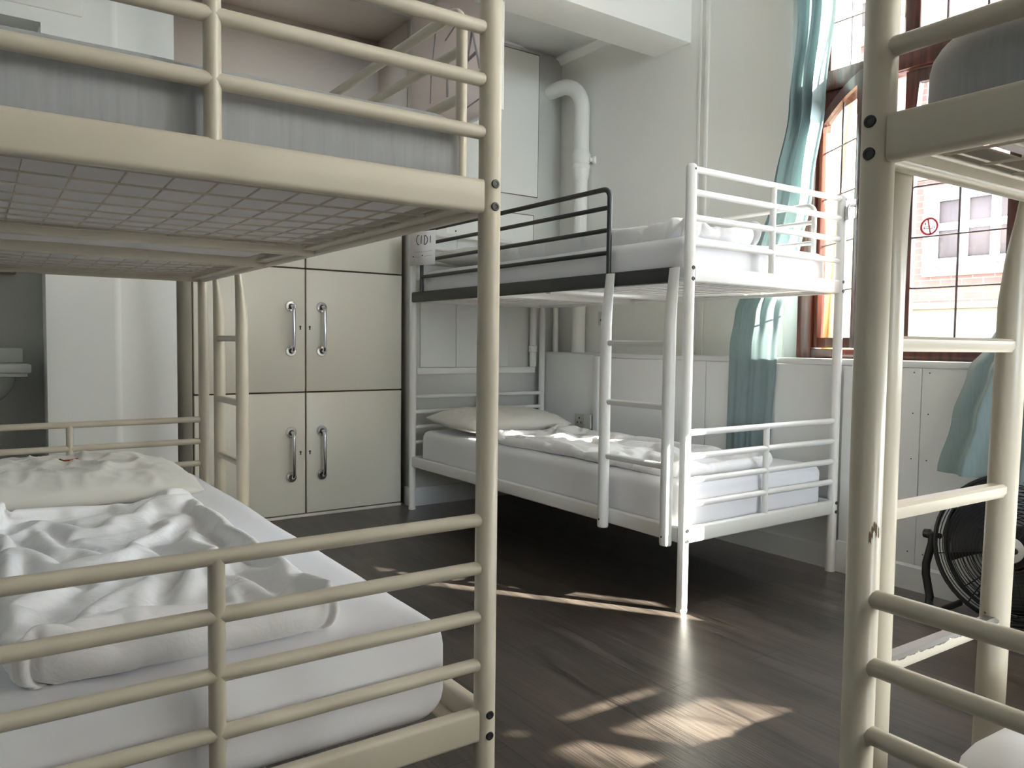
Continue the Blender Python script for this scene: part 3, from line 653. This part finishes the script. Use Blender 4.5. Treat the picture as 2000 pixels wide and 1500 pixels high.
# ------------------------------------------------------------------ lockers
lk = thing('locker_cabinet', 'tall cream cupboard of six doors with chrome grab handles', 'cupboard', (0, 4.06, 0))
LXa, LXs, LXb = .945, 1.5205, 2.0965
MB().box((LXa+.003, .022, .006), (LXb-.003, .56, 1.75)).build('cabinet_body', M['seam'], lk, ang=None)
MB().rbox((LXa, -.002, .0), (LXb, .022, .016), .003).build('plinth', M['locker'], lk)
b = MB().box((LXa-.004, .03, .0), (LXa+.002, .56, 1.75)); b.build('side_panel', M['locker'], lk, ang=None)
zrows = ((.022, .676), (.684, 1.338), (1.346, 1.745))
for r, (z0, z1) in enumerate(zrows):
    for s, (x0, x1) in enumerate(((LXa+.004, LXs-.004), (LXs+.004, LXb-.002))):
        d = MB().rbox((x0, 0, z0), (x1, .020, z1), .003).build('cupboard_door', M['locker'], lk)
        if r < 2:
            hx = 1.438 if s == 0 else 1.609; za, zb = ((.225,.466),(.901,1.138))[r]
            b = MB()
            for z in (za, zb): b.lathe([(0,-.011),(.026,-.010),(.029,-.006),(.030,0)], (hx,0,z), (0,1,0), 28)
            pth = [(hx,-.008,zb)] + [(hx,-.022-.026*math.sin(k*PI/10),zb-.026+.026*math.cos(k*PI/10)) for k in range(6)] + [(hx,-.048+.026-.026*math.cos(k*PI/10),za+.026-.026*math.sin(k*PI/10)) for k in range(6)] + [(hx,-.008,za)]
            b.tube(pth, .0095, 14, up=(1,0,0)); b.build('grab_handle', M['chrome'], d)
            c = MB()
            for z in (za, zb): c.lathe([(0,-.0118),(.014,-.0118),(.015,-.010)], (hx,0,z), (0,1,0), 20)
            c.build('handle_collar', M['steel'], d)
            kx = LXs + (-.03 if s == 0 else .022); kz = (za+zb)/2 + .012
            MB().lathe([(0,-.0012),(.006,-.0012),(.006,.001)], (kx,0,kz), (0,1,0), 12).add([(kx-.004,-.001,kz-.016),(kx+.004,-.001,kz-.016),(kx+.003,-.001,kz),(kx-.003,-.001,kz)], [(0,1,2,3)]).build('keyhole', M['dark'], d)
# hatch door standing open above the lockers, with pencilled letters
t = thing('hatch_door', 'pale paper covered hatch door standing open above the cupboard, with pencilled letters', 'door', (2.12, 4.0, 0))
b = MB()
for y0, y1, z0, z1 in ((-.905,-.885,2.062,2.775), (-.045,-.004,2.062,2.775), (-.885,-.045,2.062,2.08), (-.885,-.045,2.755,2.775)): b.rbox((-.012, y0, z0), (.012, y1, z1), .003)
for z in (2.18, 2.65): b.rbox((-.004, -.02, z-.03), (.012, .004, z+.03), .002)
b.build('door_frame', M['wall'], t)
MB().box((-.0145, -.90, 2.066), (-.0128, -.03, 2.770)).build('paper_sheet', M['posterp'], t, ang=None)
def strokes(lines, r, place, n=6): 
    b = MB()
    for ln in lines: b.tube([place(*p) for p in ln], r, n)
    return b
pl_ = lambda y, z: (-.0155, y-4.0, z)
A = [[(3.405,2.285),(3.335,2.50),(3.265,2.30)],[(3.383,2.365),(3.292,2.385)]]
P_ = [[(3.575,2.235),(3.572,2.435),(3.60,2.452),(3.645,2.425),(3.648,2.37),(3.60,2.345),(3.574,2.352)]]
I_ = [[(3.755,2.245),(3.745,2.475)],[(3.70,2.62),(3.735,2.46)]]
ln = [[(3.60,2.53),(3.45,2.60)],[(3.42,2.13),(3.20,2.16)]]
strokes(A+P_, .0085, pl_).build('pencil_letters', M['pencil'], t); strokes(I_+ln, .0040, pl_).build('pencil_lines', M['pencil'], t)

# ------------------------------------------------------------------ card on the white bed
t = thing('name_card', 'white card lettered in black hanging on the white bed post', 'sign', (2.0375, 3.705, 1.46), 0)
ca = math.atan2(-.15, .065)        # direction of the card's width
R = Matrix.Rotation(ca, 4, 'Z'); w2, h2 = .085, .092
pts = [(-w2, h2*.95), (-w2-.004, -h2), (w2-.006, -h2*.97), (w2, h2)]
def card(x, z, d=0): v = R @ Vector((x, -d, z)); return v
def card_mesh():
    b = MB(); vs = [card(x, z, .001) for x, z in pts] + [card(x, z, -.001) for x, z in pts]
    return b.add(vs, [(0,1,2,3),(7,6,5,4),(0,4,5,1),(1,5,6,2),(2,6,7,3),(3,7,4,0)])
card_mesh().build('card_sheet', M['paper'], t, ang=None)
arc = lambda cx, cz, rx, rz, a0, a1, n=9: [(cx+rx*math.cos(math.radians(a0+(a1-a0)*i/n)), cz+rz*math.sin(math.radians(a0+(a1-a0)*i/n))) for i in range(n+1)]
let = [arc(-.030,.044,.013,.025,75,285), [(-.010,.066),(-.013,.022)], [(.012,.066),(.008,.018)], [(.012,.066)]+arc(.012,.042,.019,.024,80,-80)+[(.008,.018)], [(.050,.062),(.050,.026)]]
strokes(let, .0019, lambda x, z: card(x, z, .0022)).build('card_letters', M['ink'], t)
strokes([[(-.060,-.022),(.060,-.016)], [(-.062,-.046),(-.018,-.048)], [(.008,-.045),(.058,-.040)]], .0008, lambda x, z: card(x, z, .0015)).build('card_lines', M['pencil'], t)
b = MB()
for x, z in ((-.066,-.044), (-.004,-.040)): b.lathe([(0,.003),(.0035,.002),(.0035,0)], card(x, z, .001), card(0,0,1), 10)
b.build('card_dots', M['ink'], t)
# string tying the card to the guard bar
MB().tube([card(.03,.088,.0), card(.045,.10,.004), Vector((2.09-2.0375, 3.70-3.705+.0, .106))], .0012, 6).build('card_string', M['paper'], t)

# ------------------------------------------------------------------ pipes, sockets, basin
b = MB(); px, py = 3.150, 3.725
pth = [(px, py, SILL), (px, py, 2.18)]; b.tube([(px,py,SILL),(px,py,1.99)], .041, 24)
b.tube([(px,py,1.99),(px,py,2.40)] + [(px-.03*(1-math.cos(a)), py+.16*(1-math.cos(a)), 2.40+.16*math.sin(a)) for a in [PI/2*k/8 for k in range(1,9)]] + [(px-.035, BY+.02, 2.56)], .047, 24, up=(1,0,0))
b.lathe([(.041,2.02),(.052,2.03),(.056,2.05),(.050,2.065),(.056,2.08),(.058,2.12),(.050,2.135),(.047,2.15)], (px,py,0), n=28)
b.lathe([(.041,1.965),(.048,1.985),(.052,2.03)], (px,py,0), n=28)
p = b.build('waste_pipe', M['wall'], None); tag(p, 'fat white waste pipe with a bend in the corner', 'pipe')
b = MB().tube([(px+.02,py-.05,2.085),(px+.066,py-.06,2.085)], .013, 12).lathe([(0,-.01),(.022,-.008),(.022,.008),(0,.01)], (px+.055,py-.062,2.085), (.3,-1,0), 16); b.build('pipe_clamp', M['wall'], p)
b = MB().tube([(2.975, 3.962, .81), (2.975, 3.962, 1.6)], .022, 16).lathe([(.022,.90),(.028,.905),(.028,.94),(.022,.945)], (2.975,3.962,0)); p = b.build('riser_pipe', M['wall'], None); tag(p, 'slim painted riser pipe behind the white bed post', 'pipe')
b = MB().tube([(3.13, 3.93, SILL), (3.13, 3.93, 1.28)], .018, 14); p = b.build('heating_pipe', M['wall'], None); tag(p, 'thin vertical pipe in the corner beside the fat waste pipe', 'pipe')
def socket(label, x, y, z, group):
    t = thing('wall_socket', label, 'socket', (x, y, z), 0, group)
    MB().rbox((-.009,-.042,-.042), (0,.042,.042), .003).build('face_plate', M['socket'], t)
    b = MB()
    for dy, dz in ((0,.017),(-.016,-.010),(.016,-.010)): b.box((-.0096, dy-.004, dz-.006), (-.0088, dy+.004, dz+.006))
    b.build('socket_holes', M['ink'], t, ang=None)
socket('white power socket on the panel just above the lower duvet', WX-.012, 3.575, .495, 'wall sockets')
socket('small wall socket on the upper wall behind the ladder', UX-.012, 3.56, 1.114, 'wall sockets')
t = thing('junction_box', 'small white box beside the power socket', 'box', (WX-.012, 3.49, .495)); MB().rbox((-.022,-.032,-.04), (0,.032,.045), .004).build('box_cover', M['socket'], t)
b = MB()                                             # wash basin in the recess
bs = thing('wash_basin', 'white wall basin in the dark recess at far left', 'basin', (-.06, 4.62, 0))
b.rbox((-.32,-.06,.83), (.32,0,.905), .01)
b.build('basin_upstand', M['porcelain'], bs)
b = MB().rbox((-.335,-.36,.790), (.335,0,.832), .008).rbox((-.32,-.35,.772), (.32,0,.792), .006); b.build('basin_rim', M['porcelain'], bs)
b = MB().grid(lambda u, v: (.29*math.cos(v*PI/2)**.6*math.cos(u*PI+PI), -.02-.31*math.cos(v*PI/2)**.6*math.sin(u*PI), .775-.17*math.sin(v*PI/2)), 25, 9); b.build('basin_bowl', M['porcelain'], bs, ang=None)
b = MB().rbox((-.40, 4.47, 1.268), (.235, 4.62, 1.292), .003); p = b.build('wooden_shelf', M['wood2'], None); tag(p, 'thin wooden shelf above the wash basin', 'shelf')

# ------------------------------------------------------------------ curtains
def interp(rows, z):
    for a, c in zip(rows, rows[1:]):
        if a[0] >= z >= c[0]:
            t = (a[0]-z)/(a[0]-c[0]); t = t*t*(3-2*t); return [a[k]+(c[k]-a[k])*t for k in range(len(a))]
    return rows[-1] if z < rows[-1][0] else rows[0]
def curtain(rows, nf, nu=90, nv=90, ph=0):
    """rows: (z, yL, yR, x, amplitude) from top to bottom; yL is the edge away from the camera's right"""
    z1, z0 = rows[0][0], rows[-1][0]
    def fn(u, v):
        z = z1 + (z0-z1)*v; _, a, c, x, am = interp(rows, z); y = a + (c-a)*u
        w = math.sin(2*PI*nf*u + ph + .5*math.sin(v*3+u*4)) + .35*math.sin(2*PI*nf*2.3*u + v*2 + ph)
        return (x + am*w + am*.25*noise.noise(Vector((u*5, v*6, ph))), y + .35*am*math.cos(2*PI*nf*u+ph), z)
    return MB().grid(fn, nu, nv)
o = curtain([(3.02, 2.24, 2.01, 3.12, .035), (2.45, 2.195, 2.018, 3.115, .036), (2.05, 2.23, 2.055, 3.115, .034), (1.68, 2.30, 2.095, 3.11, .028), (1.30, 2.40, 2.14, 3.080, .016), (1.10, 2.45, 2.19, 3.050, .007), (.95, 2.47, 2.20, 3.0435, .0028), (.45, 2.475, 2.225, 3.0435, .0028), (.30, 2.47, 2.23, 3.0435, .0028)], 3.2).build('curtain', M['teal'], None, ang=None)
tag(o, 'teal curtain hanging behind the white bed, narrow at the top', 'curtain', 'teal window curtains')
o = curtain([(2.9, 1.06, .90, 3.10, .035), (1.6, 1.06, .92, 3.08, .035), (1.15, 1.16, .90, 3.03, .03), (.98, 1.285, .92, 2.985, .03), (.88, 1.345, .93, 2.96, .03), (.70, 1.385, .96, 2.945, .028), (.50, 1.425, 1.0, 2.935, .026)], 2.2, ph=1.2).build('curtain', M['teal'], None, ang=None)
tag(o, 'teal curtain gathered and flared out over the black floor fan', 'curtain', 'teal window curtains')
b = MB().tube([(3.13, .5, 3.03), (3.13, 2.6, 3.03)], .012, 12); p = b.build('curtain_rail', M['steel'], None); tag(p, 'dark curtain rail above the window', 'curtain rail')
b = MB()
for y in (.55, 1.5, 2.55): b.tube([(3.13,y,3.03),(UX,y,3.03)], .008, 8)
b.build('rail_bracket', M['steel'], p)

# ------------------------------------------------------------------ floor fan
fn_ = thing('floor_fan', 'large black floor fan with round wire grille under the teal curtain', 'fan', (2.90, 1.135, 0))
cz, Rf = .278, .250
ax = Vector((-1, -.10, .12)).normalized(); q = ax.to_track_quat('Z', 'Y').to_matrix().to_4x4(); FM = Matrix.Translation((0,0,cz)) @ q
def fc(r, a, d): return FM @ Vector((r*math.cos(a), r*math.sin(a), d))
def circ(r, d, n=48): return [fc(r, 2*PI*i/n, d) for i in range(n)]
hd = holder('fan_head', fn_)
MB().tube(circ(Rf, 0), .008, 10, closed=True).tube(circ(Rf, -.10), .008, 10, closed=True).build('grille_rim', M['blackpl'], hd)
b = MB()
for k in range(17):
    r = .062 + k*.0112; b.tube(circ(r, .045-.04*(r/Rf)**3, 56), .0017, 5, closed=True)
for k in range(8):
    a = 2*PI*k/8+.25; b.tube([fc(r, a, .043-.04*(r/Rf)**3) for r in (.05,.1,.15,.2,.25)], .0024, 6)
b.build('front_grille', M['blackpl'], hd)
b = MB()
for k in range(10):
    r = .10 + k*.0155; b.tube(circ(r, -.135+.03*(r/Rf)**3, 48), .0018, 5, closed=True)
for k in range(8):
    a = 2*PI*k/8; b.tube([fc(r, a, -.137+.034*(r/Rf)**3) for r in (.08,.14,.2,.25)], .0024, 6)
b.build('rear_grille', M['blackpl'], hd)
for k in range(3):
    b = MB(); a0 = 2*PI*k/3 + .7
    b.grid(lambda u, v: fc(.05+.175*u, a0+(v-.5)*(1.25+.25*u), -.045+(v-.5)*.055), 10, 10); b.build('fan_blade', M['blackpl'], hd, solid=.003)
MB().lathe([(0,.04),(.06,.035),(.075,0),(.075,-.15),(.06,-.20),(0,-.21)], FM @ Vector((0,0,-.05)), ax, 28).build('motor_housing', M['blackpl'], hd)
bg = MB().lathe([(0,.0545),(.036,.053),(.043,.049),(.044,.044)], (0,0,cz), ax, 32).build('badge', M['badge'], hd)
b = MB(); n = 24
vs = [FM @ Vector((.027*math.cos(2*PI*i/n)*1.0, .027*math.sin(2*PI*i/n), .0552)) for i in range(n)]
# dark oval with white letters, oriented with the room's vertical
ux = Vector((0,-1,0)); ux = (ux - ax*ux.dot(ax)).normalized(); uz = ax.cross(ux)*-1
if uz.z < 0: uz = -uz
cen = Vector((0,0,cz)) + ax*.0553
b.add([cen + ux*.028*math.cos(2*PI*i/n) + uz*.0145*math.sin(2*PI*i/n) for i in range(n)], [tuple(range(n))]); b.build('badge_oval', M['ink'], bg, ang=None)
pl2 = lambda x, z: cen + ax*.0006 + ux*x + uz*z
strokes([arc(-.013,-.001,.0045,.005,0,360,12), [(-.0075,-.006),(-.0075,.009)], arc(.000,-.001,.0045,.005,0,360,12), [(.0045,-.006),(.0045,.009)], [(.009,-.006),(.009,.004),(.012,.0035)], [(.016,-.006),(.016,.008)]], .0011, pl2, 5).build('badge_letters', M['badge'], bg)
# U stand
b = MB(); s = .262
pth = [(-.02, s, cz)] + [(-.02+.0*k, s+.022*(1-abs(2*k/5-1)), cz-.03-.20*k/5) for k in range(0,6)] + [(-.03, s-.002, .030), (-.06, s-.03, .016), (-.06, 0, .016), (-.06, -s+.03, .016), (-.03, -s+.002, .030)] + [(-.02, -s-.022*(1-abs(2*k/5-1)), cz-.03-.20*k/5) for k in range(5,-1,-1)] + [(-.02, -s, cz)]
b.tube(pth, .014, 14, up=(1,0,0)); b.tube([(-.06, s-.05, .016), (.10, s-.05, .016)], .012, 10).tube([(-.06, -s+.05, .016), (.10, -s+.05, .016)], .012, 10); b.build('stand', M['blackpl'], fn_)
for sg in (1, -1):
    MB().lathe([(0,.03),(.016,.028),(.018,.01),(.01,0),(.01,-.03)], (-.02, sg*(s+.0), cz), (0,sg,0), 16).build('tilt_knob', M['blackpl'], fn_)

# ------------------------------------------------------------------ light
wd = bpy.data.worlds.new('sky'); sc.world = wd; wd.use_nodes = True; bg = wd.node_tree.nodes['Background']
# hazy sky, brighter around the low sun
nt = wd.node_tree; N = nt.nodes; L = nt.links
tc = N.new('ShaderNodeTexCoord'); dp = N.new('ShaderNodeVectorMath'); dp.operation = 'DOT_PRODUCT'; dp.inputs[1].default_value = (.535, -.78, .325); L.new(tc.outputs['Generated'], dp.inputs[0])
mxm = N.new('ShaderNodeMath'); mxm.operation = 'MAXIMUM'; mxm.inputs[1].default_value = 0; L.new(dp.outputs['Value'], mxm.inputs[0])
pw = N.new('ShaderNodeMath'); pw.operation = 'POWER'; pw.inputs[1].default_value = 4; L.new(mxm.outputs[0], pw.inputs[0])
mc = N.new('ShaderNodeMix'); mc.data_type = 'RGBA'; mc.inputs['A'].default_value = (.76, .88, 1.04, 1); mc.inputs['B'].default_value = (1.0, .98, .94, 1); L.new(pw.outputs[0], mc.inputs['Factor']); L.new(mc.outputs['Result'], bg.inputs['Color'])
st = N.new('ShaderNodeMath'); st.operation = 'MULTIPLY_ADD'; st.inputs[1].default_value = 26; st.inputs[2].default_value = 12; L.new(pw.outputs[0], st.inputs[0]); L.new(st.outputs[0], bg.inputs['Strength'])
sd = bpy.data.lights.new('sun', 'SUN'); sd.energy = 95; sd.angle = math.radians(.53); sd.color = (1, .93, .82)
so = bpy.data.objects.new('sun', sd); COL.objects.link(so); so.rotation_euler = Vector((-.499, .728, -.469)).to_track_quat('-Z', 'Y').to_euler(); so.location = (6, -4, 6)
def portal(name, loc, rot, sx, sy):
    l = bpy.data.lights.new(name, 'AREA'); l.shape = 'RECTANGLE'; l.size = sx; l.size_y = sy; l.cycles.is_portal = True
    o = bpy.data.objects.new(name, l); COL.objects.link(o); o.location = loc; o.rotation_euler = rot
for i, (y0, y1) in enumerate(WIN):
    portal('sky_portal', (OX+.04, (y0+y1)/2, (SILL+ZT)/2), Vector((-1,0,0)).to_track_quat('-Z', 'Y').to_euler(), y1-y0, ZT-SILL)
portal('sky_portal', ((FW[0]+FW[1])/2, RY-.26, (FW[2]+FW[3])/2), Vector((0,1,0)).to_track_quat('-Z', 'Y').to_euler(), FW[1]-FW[0], FW[3]-FW[2])
sc.view_settings.view_transform = 'Standard'; sc.view_settings.look = 'None'; sc.view_settings.gamma = 1; sc.view_settings.use_curve_mapping = False
sc.view_settings.exposure = .46
cy = sc.cycles; cy.use_denoising = True; cy.max_bounces = 10; cy.diffuse_bounces = 6; cy.glossy_bounces = 4; cy.transparent_max_bounces = 24; cy.sample_clamp_indirect = 6; cy.caustics_reflective = False; cy.caustics_refractive = False
